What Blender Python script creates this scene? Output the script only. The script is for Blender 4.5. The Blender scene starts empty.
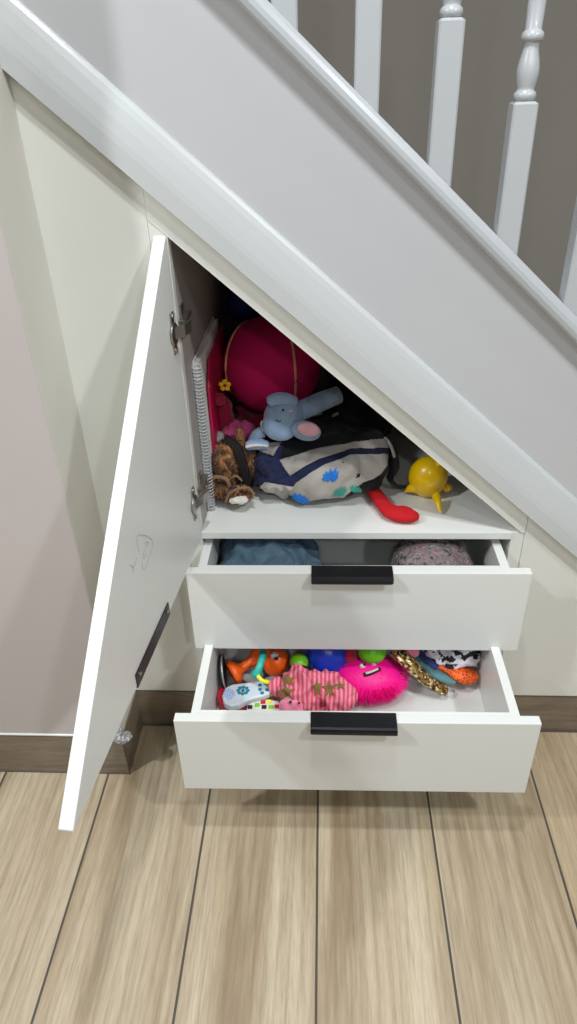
import bpy, bmesh, math, random
from mathutils import Vector, Matrix, Euler, noise
from mathutils.bvhtree import BVHTree
random.seed(7)
sc = bpy.context.scene
COL = sc.collection

# ------------------------------------------------------------------ camera
CAM_F, CAM_PY = 687.89, 509.09
cam_d = bpy.data.cameras.new('camera')
cam = bpy.data.objects.new('camera', cam_d); COL.objects.link(cam)
cam.location = (0.2932, -1.0344, 1.2253)
cam.rotation_euler = (1.0087, 0.0278, 0.0438)
cam_d.sensor_fit = 'VERTICAL'; cam_d.sensor_height = 24.0
cam_d.lens = 24.0 * CAM_F / 1024.0
cam_d.shift_y = (CAM_PY - 512.0) / 1024.0
cam_d.clip_start = 0.02
sc.camera = cam

# ------------------------------------------------------------------ light
w = bpy.data.worlds.new('world'); sc.world = w; w.use_nodes = True
w.node_tree.nodes['Background'].inputs[0].default_value = (0.92, 0.95, 1.0, 1)
w.node_tree.nodes['Background'].inputs[1].default_value = 0.055
def downlight(x, y, z, power, size=0.14, col=(0.945, 0.972, 1.0)):
    d = bpy.data.lights.new('downlight', 'AREA'); d.shape = 'DISK'; d.size = size
    d.energy = power; d.color = col
    o = bpy.data.objects.new('downlight', d); COL.objects.link(o); o.location = (x, y, z)
downlight(1.45, -1.30, 2.40, 30)
downlight(-1.25, -1.10, 2.40, 34)
downlight(-1.60, -1.35, 2.40, 14)
downlight(0.20, -2.60, 2.40, 13)
downlight(0.30, -0.62, 2.40, 15, 0.10)
downlight(1.30, -2.70, 2.40, 24)
downlight(1.90, -0.55, 2.40, 6)
sc.view_settings.view_transform = 'Standard'; sc.view_settings.look = 'None'
sc.view_settings.gamma = 1.0; sc.view_settings.use_curve_mapping = False
sc.view_settings.exposure = 0.0

# ------------------------------------------------------------------ helpers
CAMM = Euler(cam.rotation_euler, 'XYZ').to_matrix(); CAMC = Vector(cam.location)
def ray(u, v):
    return (CAMM @ Vector(((u - 288.5) / CAM_F, -(v - CAM_PY) / CAM_F, -1.0))).normalized()
def aty(u, v, y=0.0):          # point of the photo read onto a plane of the place
    d = ray(u, v); return CAMC + d * ((y - CAMC.y) / d.y)
def atz(u, v, z):
    d = ray(u, v); return CAMC + d * ((z - CAMC.z) / d.z)
def atx(u, v, x):
    d = ray(u, v); return CAMC + d * ((x - CAMC.x) / d.x)

def lin(c):
    def f(v):
        v /= 255.0
        return v / 12.92 if v <= 0.04045 else ((v + 0.055) / 1.055) ** 2.4
    return (f(c[0]), f(c[1]), f(c[2]), 1)

class N:
    def __init__(s, name):
        s.m = bpy.data.materials.new(name); s.m.use_nodes = True
        s.t = s.m.node_tree; s.b = s.t.nodes['Principled BSDF']
    def n(s, kind, **kw):
        x = s.t.nodes.new(kind)
        for k, v in kw.items(): setattr(x, k, v)
        return x
    def l(s, a, b): s.t.links.new(a, b)
    def math(s, op, a, b=None, c=None):
        x = s.n('ShaderNodeMath', operation=op)
        for i, v in enumerate((a, b, c)):
            if v is None: continue
            if isinstance(v, (int, float)): x.inputs[i].default_value = v
            else: s.l(v, x.inputs[i])
        return x.outputs[0]
    def mix(s, f, a, b, mode='MIX'):
        x = s.n('ShaderNodeMix', data_type='RGBA', blend_type=mode)
        for i, v in ((0, f), (6, a), (7, b)):
            if isinstance(v, (int, float)): x.inputs[i].default_value = v
            elif isinstance(v, tuple): x.inputs[i].default_value = v
            else: s.l(v, x.inputs[i])
        return x.outputs[2]
    def noise(s, scale, detail=3, vec=None, mul=None, rough=.5, dist=0):
        x = s.n('ShaderNodeTexNoise'); x.inputs['Scale'].default_value = scale
        x.inputs['Detail'].default_value = detail; x.inputs['Roughness'].default_value = rough
        x.inputs['Distortion'].default_value = dist
        if vec is None: vec = s.n('ShaderNodeTexCoord').outputs['Object']
        if mul:
            mp = s.n('ShaderNodeMapping'); mp.inputs['Scale'].default_value = mul
            s.l(vec, mp.inputs[0]); vec = mp.outputs[0]
        s.l(vec, x.inputs['Vector']); return x.outputs['Fac']
    def ramp(s, fac, stops):
        r = s.n('ShaderNodeValToRGB'); e = r.color_ramp.elements
        while len(e) < len(stops): e.new(0.5)
        for i, (p, c) in enumerate(stops): e[i].position = p; e[i].color = c
        s.l(fac, r.inputs[0]); return r.outputs[0]
    def bump(s, h, strength=.2, dist=.001):
        b = s.n('ShaderNodeBump'); b.inputs['Strength'].default_value = strength
        b.inputs['Distance'].default_value = dist
        s.l(h, b.inputs['Height']); s.l(b.outputs[0], s.b.inputs['Normal'])

def mat(name, c, rough=.5, metal=0, var=.06, vs=30, bump=0, bs=200, sheen=0, coat=0, mul=None, trans=0):
    k = N(name); a = lin(c)
    d = tuple(x * (1 - var) for x in a[:3]) + (1,); e = tuple(min(1, x * (1 + var)) for x in a[:3]) + (1,)
    k.l(k.ramp(k.noise(vs, 4, mul=mul), [(.3, d), (.7, e)]), k.b.inputs['Base Color'])
    k.b.inputs['Roughness'].default_value = rough; k.b.inputs['Metallic'].default_value = metal
    k.b.inputs['Coat Weight'].default_value = coat
    if trans: k.b.inputs['Transmission Weight'].default_value = trans
    if sheen:
        k.b.inputs['Sheen Weight'].default_value = sheen; k.b.inputs['Sheen Roughness'].default_value = .5
    if bump: k.bump(k.noise(bs, 3, mul=mul), bump)
    return k.m

def wood(name, axis, tone, x0=0, width=None):
    """plank tiles running along `axis` ('Y' for the floor, 'X' for the skirting)"""
    k = N(name)
    g = k.n('ShaderNodeNewGeometry').outputs['Position']
    sp = k.n('ShaderNodeSeparateXYZ'); k.l(g, sp.inputs[0])
    X, Y, Z = sp.outputs
    if width:
        q = k.math('DIVIDE', k.math('SUBTRACT', X, x0), width)
        idx = k.math('FLOOR', q); fr = k.math('FRACT', q)
        wn = k.n('ShaderNodeTexWhiteNoise', noise_dimensions='1D'); k.l(idx, wn.inputs['W'])
        rnd = wn.outputs['Value']
        edge = k.math('LESS_THAN', k.math('MULTIPLY', k.math('MINIMUM', fr, k.math('SUBTRACT', 1.0, fr)), width), .0021)
        # tile ends, each plank 1.2 m long and shifted from its neighbour
        qy = k.math('ADD', k.math('DIVIDE', Y, 1.2), k.math('MULTIPLY', idx, .37))
    off = k.n('ShaderNodeCombineXYZ')
    if axis == 'Y':
        k.l(X, off.inputs[0]); k.l(k.math('MULTIPLY', Y, .055), off.inputs[1])
        k.l(k.math('MULTIPLY', rnd, 37.0), off.inputs[2])
    else:
        k.l(k.math('MULTIPLY', k.math('ADD', X, k.math('MULTIPLY', Y, 1.0)), .10), off.inputs[0]); k.l(Z, off.inputs[1]); off.inputs[2].default_value = 3.3
    v = off.outputs[0]
    # broad cathedral figure, medium streaks, fine pores
    broad = k.noise(9, 4, vec=v, rough=.55, dist=.9)
    band = k.noise(34, 4, vec=v, rough=.65, dist=.25)
    streak = k.noise(110, 4, vec=v, rough=.65, dist=.15)
    fine = k.noise(520, 2, vec=v, rough=.6)
    l1, l2, l3, l4 = [lin(c) for c in tone]
    c = k.ramp(broad, [(.26, tuple(x * .85 for x in l3[:3]) + (1,)), (.34, l3), (.43, l2), (.54, l1), (.62, l1), (.70, l2), (.80, l3)])
    c = k.mix(k.ramp(band, [(.50, (0, 0, 0, 1)), (.62, (.20, .20, .20, 1)), (.75, (.60, .60, .60, 1))]), c, l3)
    c = k.mix(k.ramp(streak, [(.45, (0, 0, 0, 1)), (.75, (.40, .40, .40, 1))]), c, l4)
    # cathedral rings: bands bent by slow noise
    wv = k.n('ShaderNodeTexWave', bands_direction='X'); wv.inputs['Scale'].default_value = 16; wv.inputs['Distortion'].default_value = 7
    wv.inputs['Detail'].default_value = 2; wv.inputs['Detail Scale'].default_value = .7
    mpw = k.n('ShaderNodeMapping'); mpw.inputs['Scale'].default_value = (1, 3.2, 1); k.l(v, mpw.inputs[0]); k.l(mpw.outputs[0], wv.inputs['Vector'])
    c = k.mix(k.ramp(wv.outputs['Fac'], [(.0, (.18, .18, .18, 1)), (.30, (0, 0, 0, 1))]), c, l4)
    c = k.mix(k.ramp(fine, [(.42, (.0, .0, .0, 1)), (.75, (.28, .28, .28, 1))]), c, l4)
    pale = k.ramp(k.noise(70, 3, vec=v, rough=.6), [(.56, (0, 0, 0, 1)), (.74, (.3, .3, .3, 1))])
    c = k.mix(pale, c, tuple(min(1, x * 1.22) for x in l1[:3]) + (1,))
    # knots
    vo = k.n('ShaderNodeTexVoronoi'); vo.inputs['Scale'].default_value = 5.0
    mp = k.n('ShaderNodeMapping'); mp.inputs['Scale'].default_value = (1, 4.5, 1); k.l(v, mp.inputs[0])
    k.l(mp.outputs[0], vo.inputs['Vector'])
    kn = k.ramp(vo.outputs['Distance'], [(.0, (1, 1, 1, 1)), (.05, (.5, .5, .5, 1)), (.12, (0, 0, 0, 1))])
    c = k.mix(k.math('MULTIPLY', kn, .75), c, lin((100, 80, 60)))
    if width:
        tint = k.ramp(rnd, [(0, lin((226, 220, 212))), (.4, lin((255, 253, 248))), (.7, lin((242, 236, 228))), (1, lin((236, 224, 208)))])
        c = k.mix(1.0, c, tint, 'MULTIPLY')
        c = k.mix(edge, c, lin((76, 70, 62)))
    k.l(c, k.b.inputs['Base Color'])
    k.b.inputs['Roughness'].default_value = .42
    k.bump(k.math('ADD', fine, k.math('MULTIPLY', streak, .6)), .25, .0012)
    return k.m

M = {}
M['floor'] = wood('wood_tile_floor', 'Y', [(211, 200, 177), (194, 179, 153), (166, 149, 123), (120, 105, 84)], .2804, .2191)
M['skirt'] = wood('shaded_wood_tile_skirting', 'X', [(138, 125, 107), (122, 109, 92), (100, 88, 72), (78, 66, 54)])  # same wood as the floor, its shading put into darker tones
M['cream'] = mat('cream_panel', (223, 224, 216), .45, var=.015, vs=6, bump=.05, bs=90, mul=(1, 1, .1))
M['white'] = mat('white_melamine', (222, 224, 219), .38, var=.01, vs=5, bump=.04, bs=110, mul=(.12, 1, 1))
M['edge'] = mat('white_edge_band', (246, 248, 248), .35, var=.005)
M['liner'] = mat('shaded_white_carcass_board', (166, 160, 157), .55, var=.02)  # white board, greyed so the colour carries the cupboard's inner shade
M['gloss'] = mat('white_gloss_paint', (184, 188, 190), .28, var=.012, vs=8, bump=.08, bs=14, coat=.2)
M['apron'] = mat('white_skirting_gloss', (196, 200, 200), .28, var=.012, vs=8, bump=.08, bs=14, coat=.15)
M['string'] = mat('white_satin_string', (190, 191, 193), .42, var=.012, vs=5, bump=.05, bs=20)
M['wallp'] = mat('pink_white_wall_paint', (193, 185, 182), .75, var=.02, vs=3, bump=.05, bs=60)
M['wallr'] = mat('return_wall_paint', (208, 205, 195), .7, var=.02, vs=4, bump=.05, bs=60)
M['taupe'] = mat('taupe_wall_paint', (147, 143, 133), .85, var=.03, vs=2)
M['black'] = mat('black_handle_metal', (22, 23, 26), .38, .3, var=.05)
M['steel'] = mat('nickel_hinge', (176, 172, 164), .28, .95, var=.1)
M['pencil'] = mat('pencil_mark', (158, 160, 158), .8)
M['caulk'] = mat('white_caulk', (235, 235, 233), .5)
M['grime'] = mat('dark_grout_line', (90, 82, 72), .8)

def shade(bm, smooth): 
    for f in bm.faces: f.smooth = smooth
def obj(name, bm, m, root=None, smooth=False, bevel=0):
    bmesh.ops.recalc_face_normals(bm, faces=bm.faces)
    shade(bm, smooth)
    loc = Vector((0, 0, 0))
    r = root
    while r is not None: loc += Vector(r.location); r = r.parent
    if root is None:
        xs = [v.co for v in bm.verts]
        base = Vector(((min(v.x for v in xs) + max(v.x for v in xs)) / 2, (min(v.y for v in xs) + max(v.y for v in xs)) / 2, min(v.z for v in xs)))
        loc = base
    for v in bm.verts: v.co -= loc
    me = bpy.data.meshes.new(name); bm.to_mesh(me); bm.free()
    o = bpy.data.objects.new(name, me); COL.objects.link(o)
    me.materials.append(M[m] if isinstance(m, str) else m)
    if root is None: o.location = loc
    else: o.parent = root
    if bevel:
        b = o.modifiers.new('bevel', 'BEVEL'); b.width = bevel; b.segments = 2; b.limit_method = 'ANGLE'
        b.angle_limit = math.radians(40)
    return o
def tag(o, label, cat, group=None):
    o['label'] = label; o['category'] = cat
    if group: o['group'] = group
    return o
def thing(name, loc, label, cat, group=None):
    o = bpy.data.objects.new(name, None); COL.objects.link(o); o.location = loc; o.empty_display_size = .05
    return tag(o, label, cat, group)
def struct(o): o['kind'] = 'structure'; return o

def box(bm, x0, x1, y0, y1, z0, z1):
    vs = [bm.verts.new(p) for p in ((x0, y0, z0), (x1, y0, z0), (x1, y1, z0), (x0, y1, z0), (x0, y0, z1), (x1, y0, z1), (x1, y1, z1), (x0, y1, z1))]
    for f in ((0, 3, 2, 1), (4, 5, 6, 7), (0, 1, 5, 4), (1, 2, 6, 5), (2, 3, 7, 6), (3, 0, 4, 7)): bm.faces.new([vs[i] for i in f])
def prism(bm, pts, ext):
    """polygon of 3d points extruded by vector ext"""
    e = Vector(ext); a = [bm.verts.new(p) for p in pts]; b = [bm.verts.new(Vector(p) + e) for p in pts]
    bm.faces.new(a); bm.faces.new(b[::-1]); n = len(a)
    for i in range(n): bm.faces.new((a[i], b[i], b[(i + 1) % n], a[(i + 1) % n]))
def B(): return bmesh.new()
def nb(f, *a, **k): b = B(); f(b, *a, **k); return b

def catmull(pts, k=6):
    P = [Vector(p) for p in pts]; out = []
    if len(P) < 3: return P
    for i in range(len(P) - 1):
        p0 = P[max(i - 1, 0)]; p1 = P[i]; p2 = P[i + 1]; p3 = P[min(i + 2, len(P) - 1)]
        for j in range(k):
            t = j / k
            out.append(.5 * ((2 * p1) + (-p0 + p2) * t + (2 * p0 - 5 * p1 + 4 * p2 - p3) * t * t + (-p0 + 3 * p1 - 3 * p2 + p3) * t ** 3))
    out.append(P[-1]); return out
def lerp_list(r, n):
    if not hasattr(r, '__len__'): return [r] * n
    o = []
    for i in range(n):
        t = i / (n - 1) * (len(r) - 1); a = int(min(t, len(r) - 2)); o.append(r[a] + (r[a + 1] - r[a]) * (t - a))
    return o
def tube(bm, pts, r, seg=12, k=6, flat=1.0, up=(0, 0, 1), closed=False):
    pts = catmull(pts, k); n = len(pts); R = lerp_list(r, n); rings = []
    up = Vector(up)
    for i, p in enumerate(pts):
        t = (pts[min(i + 1, n - 1)] - pts[max(i - 1, 0)]).normalized()
        if closed: t = (pts[(i + 1) % n] - pts[i - 1]).normalized()
        s = t.cross(up)
        if s.length < 1e-3: s = t.cross(Vector((0, 1, 0)))
        s.normalize(); q = s.cross(t).normalized()
        rings.append([bm.verts.new(p + (s * math.cos(2 * math.pi * j / seg) + q * math.sin(2 * math.pi * j / seg) * flat) * R[i]) for j in range(seg)])
    for i in range(n - 1 + (1 if closed else 0)):
        a = rings[i]; b = rings[(i + 1) % n]
        for j in range(seg): bm.faces.new((a[j], a[(j + 1) % seg], b[(j + 1) % seg], b[j]))
    if not closed:
        for ring, p, sgn in ((rings[0], pts[0], 0), (rings[-1], pts[-1], 1)):
            d = (pts[0] - pts[1]) if sgn == 0 else (pts[-1] - pts[-2])
            c = bm.verts.new(p + d.normalized() * R[0 if sgn == 0 else -1] * .45 * min(1, flat + .3))
            for j in range(seg): bm.faces.new((ring[j], ring[(j + 1) % seg], c))
def lathe(bm, c, prof, seg=24, axis=(0, 0, 1)):
    """prof: (radius, height) list"""
    rot = Vector((0, 0, 1)).rotation_difference(Vector(axis)).to_matrix(); c = Vector(c); rings = []
    for r, h in prof:
        rings.append([bm.verts.new(c + rot @ Vector((r * math.cos(2 * math.pi * j / seg), r * math.sin(2 * math.pi * j / seg), h))) for j in range(seg)])
    for a, b in zip(rings, rings[1:]):
        for j in range(seg): bm.faces.new((a[j], a[(j + 1) % seg], b[(j + 1) % seg], b[j]))
    bm.faces.new(rings[0]); bm.faces.new(rings[-1][::-1])
def blob(bm, c, r, rot=(0, 0, 0), sub=4, amp=0, freq=20, power=1.0, floor=None, seed=0, ridged=False):
    c = Vector(c); R = Euler(rot).to_matrix(); r = Vector(r) if hasattr(r, '__len__') else Vector((r, r, r))
    t = bmesh.ops.create_icosphere(bm, subdivisions=sub, radius=1)
    for v in t['verts']:
        n = v.co.normalized(); q = n.copy()
        if power != 1.0:
            q = Vector([math.copysign(abs(x) ** power, x) for x in n]); 
        p = Vector((q.x * r.x, q.y * r.y, q.z * r.z))
        if amp:
            s = p * freq + Vector((seed * 7.1, seed * 3.3, seed))
            d = noise.noise(s) + .5 * noise.noise(s * 2.1)
            if ridged: d = 1 - 2.2 * abs(noise.noise(s)) - 1.0 * abs(noise.noise(s * 2.3 + Vector((5, 5, 5))))
            p += n * d * amp
        p = c + R @ p
        if floor is not None and p.z < floor: p.z = floor + (p.z - floor) * .02 + .0005
        v.co = p
def ground(bm):
    return BVHTree.FromBMesh(bm)
def inside(pt, poly):
    x, y = pt; r = False; n = len(poly)
    for i in range(n):
        x1, y1 = poly[i]; x2, y2 = poly[(i + 1) % n]
        if (y1 > y) != (y2 > y) and x < (x2 - x1) * (y - y1) / (y2 - y1) + x1: r = not r
    return r
def applique(bvh, poly, off=.0012, step=.5):
    """a piece of cloth lying on the surface, cut to the outline poly (outline read off the photo)"""
    bm = B(); xs = [p[0] for p in poly]; ys = [p[1] for p in poly]; vs = {}
    def vert(i, j):
        if (i, j) not in vs:
            h = bvh.ray_cast(CAMC, ray(min(xs) + i * step, min(ys) + j * step))
            vs[(i, j)] = bm.verts.new(h[0] + h[1] * off * (1 if h[1].dot(CAMC - h[0]) > 0 else -1)) if h[0] else None
        return vs[(i, j)]
    for i in range(int((max(xs) - min(xs)) / step) + 1):
        for j in range(int((max(ys) - min(ys)) / step) + 1):
            if inside((min(xs) + (i + .5) * step, min(ys) + (j + .5) * step), poly):
                q = [vert(i, j), vert(i, j + 1), vert(i + 1, j + 1), vert(i + 1, j)]
                if all(q): bm.faces.new(q)
    return bm
def solid(o, t):
    m = o.modifiers.new('thickness', 'SOLIDIFY'); m.thickness = t; m.offset = 0; return o

# ------------------------------------------------------------------ setting
TH = math.radians(41.58); SN, CS = math.sin(TH), math.cos(TH)
def slope_z(d, x): return (d - x * SN) / CS       # height at x of the sloping line with offset d
D_TRIM, D_MTOP, D_CAPB, D_CAPT = .8545, .9275, 1.0995, 1.1215
XL, XR = .0425, .6515                              # sides of the open cupboard
XC, YN = -.1156, -.1246                            # corner and face of the wall on the left

struct(obj('floor', nb(box, -2.2, 2.6, -3.2, 1.2, -.05, 0), 'floor'))
struct(obj('wall_left', nb(box, -2.2, XC, YN, .9, .1, 2.5), 'wallp'))
struct(obj('wall_back', nb(box, XC, 2.6, .92, 1.02, 0, 2.5), 'taupe'))
bm = B(); box(bm, XC - .002, XC + .0015, YN + .001, -.0005, .1105, 2.4)
struct(obj('wall_return', bm, 'wallr'))
# skirting tiles
bm = B(); box(bm, XC, 1.16, .0005, .012, 0, .1085); struct(obj('baseboard_back', bm, 'skirt', bevel=.0015))
bm = B(); box(bm, -2.2, XC + .003, YN - .004, YN + .001, 0, .110); struct(obj('baseboard_left', bm, 'skirt', bevel=.0015))
bm = B(); box(bm, XC + .0005, XC + .003, YN + .0005, .0, 0, .1095); struct(obj('baseboard_return', bm, 'skirt', bevel=.0015))
bm = B(); box(bm, -2.2, XC + .001, YN - .0030, YN + .001, .1115, .1155); struct(obj('trim_3', bm, 'caulk', bevel=.001))
bm = B(); box(bm, -2.2, XC + .004, YN - .0060, YN - .0035, 0, .0025); box(bm, -2.2, XC + .0035, YN - .0036, YN + .001, .1095, .1118); box(bm, XC, 1.14, -.0008, .003, .1075, .1098); box(bm, XC, 1.16, -.003, .0, 0, .002)
struct(obj('trim_4', bm, 'grime'))
bm = B(); box(bm, XC + .0018, XC + .0042, YN - .0052, YN - .0028, .0, .1105)
struct(obj('trim_5', bm, 'grime'))

def along(prof, x0, x1):
    """profile of (offset d, y) swept down the stair slope, cut plumb at x0 and x1"""
    bm = B(); a = [bm.verts.new((x0, y, slope_z(d, x0))) for d, y in prof]; b = [bm.verts.new((x1, y, slope_z(d, x1))) for d, y in prof]
    bm.faces.new(a); bm.faces.new(b[::-1]); n = len(a)
    for i in range(n): bm.faces.new((a[i], b[i], b[(i + 1) % n], a[(i + 1) % n]))
    return bm
XA, XB = XC + .0016, 1.14
# skirting board under the stair string, with a rounded moulded top
prof = [(D_TRIM, .0), (D_TRIM, -.018), (D_TRIM + .022, -.0180), (D_TRIM + .030, -.0172), (D_TRIM + .045, -.0145), (D_TRIM + .060, -.0110), (D_TRIM + .068, -.0085), (D_TRIM + .072, -.0055), (D_TRIM + .0735, -.002), (D_TRIM + .0735, .0)]
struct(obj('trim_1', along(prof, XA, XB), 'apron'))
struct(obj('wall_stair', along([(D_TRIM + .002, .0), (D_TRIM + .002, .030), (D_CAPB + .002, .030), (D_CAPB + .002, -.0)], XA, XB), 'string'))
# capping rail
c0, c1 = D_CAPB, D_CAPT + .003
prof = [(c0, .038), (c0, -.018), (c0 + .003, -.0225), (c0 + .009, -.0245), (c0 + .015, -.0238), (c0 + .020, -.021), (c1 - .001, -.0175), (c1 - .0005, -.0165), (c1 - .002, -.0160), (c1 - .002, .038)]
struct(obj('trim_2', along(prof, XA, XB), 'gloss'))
# the flight of steps behind the string
bm = B()
for i in range(9):
    x1 = 1.10 - i * .247; 
    if x1 < .1: break
    zt = slope_z(D_CAPB - .075, x1)
    box(bm, x1 - .265, x1, .031, .919, zt - .03, zt)
struct(obj('stair_steps', bm, 'taupe'))

# ------------------------------------------------------------------ balusters
def baluster_bm(x):
    y0 = .002; h = .0158; bm = B()
    zb = slope_z(D_CAPT + .002, x) - .012; zt = slope_z(D_CAPT, x) + .177
    r = .0022
    prof = [(h - .001, zb), (h - .001, zt - .002), (h - .006, zt)]
    # square lower block with softened arrises
    def ring(hh, z):
        c = .0022; P = []
        for sx, sy in ((1, 1), (-1, 1), (-1, -1), (1, -1)):
            pa = (x + sx * hh, y0 + sy * (hh - c)); pb = (x + sx * (hh - c), y0 + sy * hh)
            P += [pa, pb] if sx * sy > 0 else [pb, pa]
        return [bm.verts.new((a, b, z)) for a, b in P]
    def zlow(px): return slope_z(D_CAPT + .001, px) - .003
    rg = [ring(h, 0), ring(h, zt - .003), ring(h - .0035, zt)]
    for v in rg[0]: v.co.z = zlow(v.co.x)
    for a, b in zip(rg, rg[1:]):
        for j in range(8): bm.faces.new((a[j], a[(j + 1) % 8], b[(j + 1) % 8], b[j]))
    bm.faces.new(rg[0]); bm.faces.new(rg[-1][::-1])
    return bm, y0, zt
def turned_bm(x, y0, zt):
    bm = B()
    p = [(.0105, -.001), (.0115, .001), (.0135, .0025), (.0142, .006), (.0135, .0095), (.0112, .0115), (.0105, .013),
         (.0112, .016), (.0128, .022), (.0138, .030), (.0136, .036), (.0122, .044), (.0102, .052), (.0092, .058), (.0090, .062),
         (.0105, .0635), (.0132, .065), (.0138, .0685), (.0130, .0725), (.0105, .0745), (.0098, .076),
         (.0112, .12), (.0125, .20), (.0122, .28), (.0100, .34), (.0105, .345), (.0138, .349), (.0105, .353), (.0095, .358), (.0135, .39), (.0100, .42), (.0135, .43), (.0105, .436)]
    lathe(bm, (x, y0, zt), p, 28); return bm
place = ['highest up the stairs, only its foot in view at top', 'second from the left, only its square block in view',
         'third from left, lowest turned ring just in view', 'fourth from left, showing its turned vase and slim shaft', 'lowest one, cut off by the right edge']
bal = []
for i, x in enumerate((.2452, .3470, .4475, .5488, .6570)):
    t = thing('baluster', (x, .002, slope_z(D_CAPT, x)), 'white painted stair baluster, ' + place[i], 'baluster', 'white balusters on the stair capping rail')
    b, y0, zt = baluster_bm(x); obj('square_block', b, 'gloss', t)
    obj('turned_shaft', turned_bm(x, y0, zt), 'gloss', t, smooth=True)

# ------------------------------------------------------------------ side panels
def side_panel(x0, x1, label):
    bm = B(); prism(bm, [(x0, -.0, .1095), (x1, -.0, .1095), (x1, -.0, slope_z(D_TRIM - .0012, x1)), (x0, 0, slope_z(D_TRIM - .0012, x0))], (0, .018, 0))
    return tag(obj('cupboard_panel', bm, 'cream', bevel=.0008), label, 'panel')
side_panel(XC + .0005, XL - .0004, 'tall plain cream panel left of the open cupboard, behind its door')
side_panel(XR + .0004, 1.14, 'plain cream panel right of the drawers, below the sloping trim')

# ------------------------------------------------------------------ cupboard
cup = thing('understairs_cupboard', (.347, .25, .1095), 'white under-stairs cupboard with open triangular door and two pulled-out drawers', 'cupboard')
DEP = .62; SH = .523
D_IN = D_TRIM - .0350          # lower edge of the sloping rail
bm = B()
prism(bm, [(XL, -.001, slope_z(D_TRIM - .0012, XL)), (XR, -.001, slope_z(D_TRIM - .0012, XR)), (XR, -.001, slope_z(D_TRIM - .0012, XR) - .041), (XR - .006, -.001, slope_z(D_IN, XR - .006)), (XL, -.001, slope_z(D_IN, XL))], (0, .019, 0))
obj('sloping_rail', bm, 'cream', cup, bevel=.0008)
bm = B(); prism(bm, [(.0520, .018, .1095), (.0520, .018, slope_z(D_IN, .052) - .004), (.0520, DEP, slope_z(D_IN, .052) - .004), (.0520, DEP, .1095)], (.0165, 0, 0))
obj('side_panel', bm, 'liner', cup)
bm = B(); box(bm, XL, .0685, 0, .018, .1095, slope_z(D_IN, XL)); obj('stile', bm, 'cream', cup, bevel=.0006)
bm = B(); box(bm, .6290, XR, .002, DEP, .1095, SH); obj('side_panel', bm, 'cream', cup, bevel=.0006)
bm = B(); box(bm, .0685, .6290, -.001, DEP, .509, SH); obj('shelf', bm, 'white', cup, bevel=.0006)
bm = B(); box(bm, .0520, XR, DEP, DEP + .01, .1095, 1.05)
bm2 = B(); prism(bm2, [(.0520, DEP, .1095), (XR, DEP, .1095), (XR, DEP, .52), (.0520, DEP, 1.045)], (0, .008, 0)); bm.free()
obj('back_panel', bm2, 'liner', cup)
bm = B(); prism(bm, [(.0685, .018, slope_z(D_IN - .004, .0685)), (.6500, .018, slope_z(D_IN - .004, .650)), (.6500, .018, slope_z(D_IN + .014, .650)), (.0685, .018, slope_z(D_IN + .014, .0685))], (0, DEP - .018, 0))
obj('sloping_top', bm, 'liner', cup)
bm = B(); box(bm, .0685, .629, .004, DEP, .1095, .130); obj('bottom_board', bm, 'cream', cup)

# black edge pull: plate over the edge, lip curving down in front, flange behind
def pull_bm(frame, length, th=.018, up=0):
    """frame(s, a, b): s along the edge, a out of the face, b up from the edge top"""
    bm = B()
    prof = [(-th - .0018, -.022), (-th - .0018, .0020), (.012, .0020), (.0158, .0008), (.0178, -.003), (.0182, -.013), (.0176, -.0145), (.0160, -.0145), (.0154, -.0125), (.0150, -.004), (.0138, -.0012), (.011, -.0004), (-th - .0004, .0002), (-th - .0004, -.022)]
    prof = [(a, b + (up if b < -.0125 and a > 0 else 0)) for a, b in prof]
    n = len(prof); ends = []
    for s, shr in ((-length / 2, 1), (-length / 2 + .003, 0), (length / 2 - .003, 0), (length / 2, 1)):
        ends.append([bm.verts.new(frame(s, a, b + (.003 if (shr and b < -.01 and a > 0) else 0))) for a, b in prof])
    for p, q in zip(ends, ends[1:]):
        for i in range(n): bm.faces.new((p[i], p[(i + 1) % n], q[(i + 1) % n], q[i]))
    bm.faces.new(ends[0]); bm.faces.new(ends[-1][::-1])
    return bm

# drawers
def drawer(x0, x1, zt, h, pull, zfloor, skew=0):
    def sk(b):
        for v in b.verts: v.co.y += skew * (v.co.x - .345)
        return b
    yf = -pull; T = .0155
    bx0, bx1 = .0690, .6155; zb = zt - .0022; yb = yf + .47
    bm = B()
    box(bm, bx0, bx0 + T, yf, yb, zfloor - .014, zb); box(bm, bx1 - T, bx1, yf, yb, zfloor - .014, zb)
    box(bm, bx0 + T, bx1 - T, yb - .014, yb, zfloor - .014, zb - .01)
    box(bm, bx0 + T, bx1 - T, yf, yb - .014, zfloor - .008, zfloor)
    box(bm, bx0 + T, bx1 - T, yf - .0001, yf + .0085, zfloor - .008, zb)
    d = obj('drawer', sk(bm), 'white', cup, bevel=.0006)
    bm = B(); box(bm, x0, x1, yf - .018, yf - .0002, zt - h, zt)
    obj('drawer_front', sk(bm), 'white', d, bevel=.0011)
    obj('handle', pull_bm(lambda s, a, b: Vector((.3413 + s, yf - .018 - a, zt + b)), .1410, .018, .0045), 'black', d)
    return d
dr1 = drawer(.0505, .6495, .4935, .1790, .0650, .352, .004)
dr2 = drawer(.0430, .6455, .3255, .1775, .2460, .188, .0085)

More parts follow.
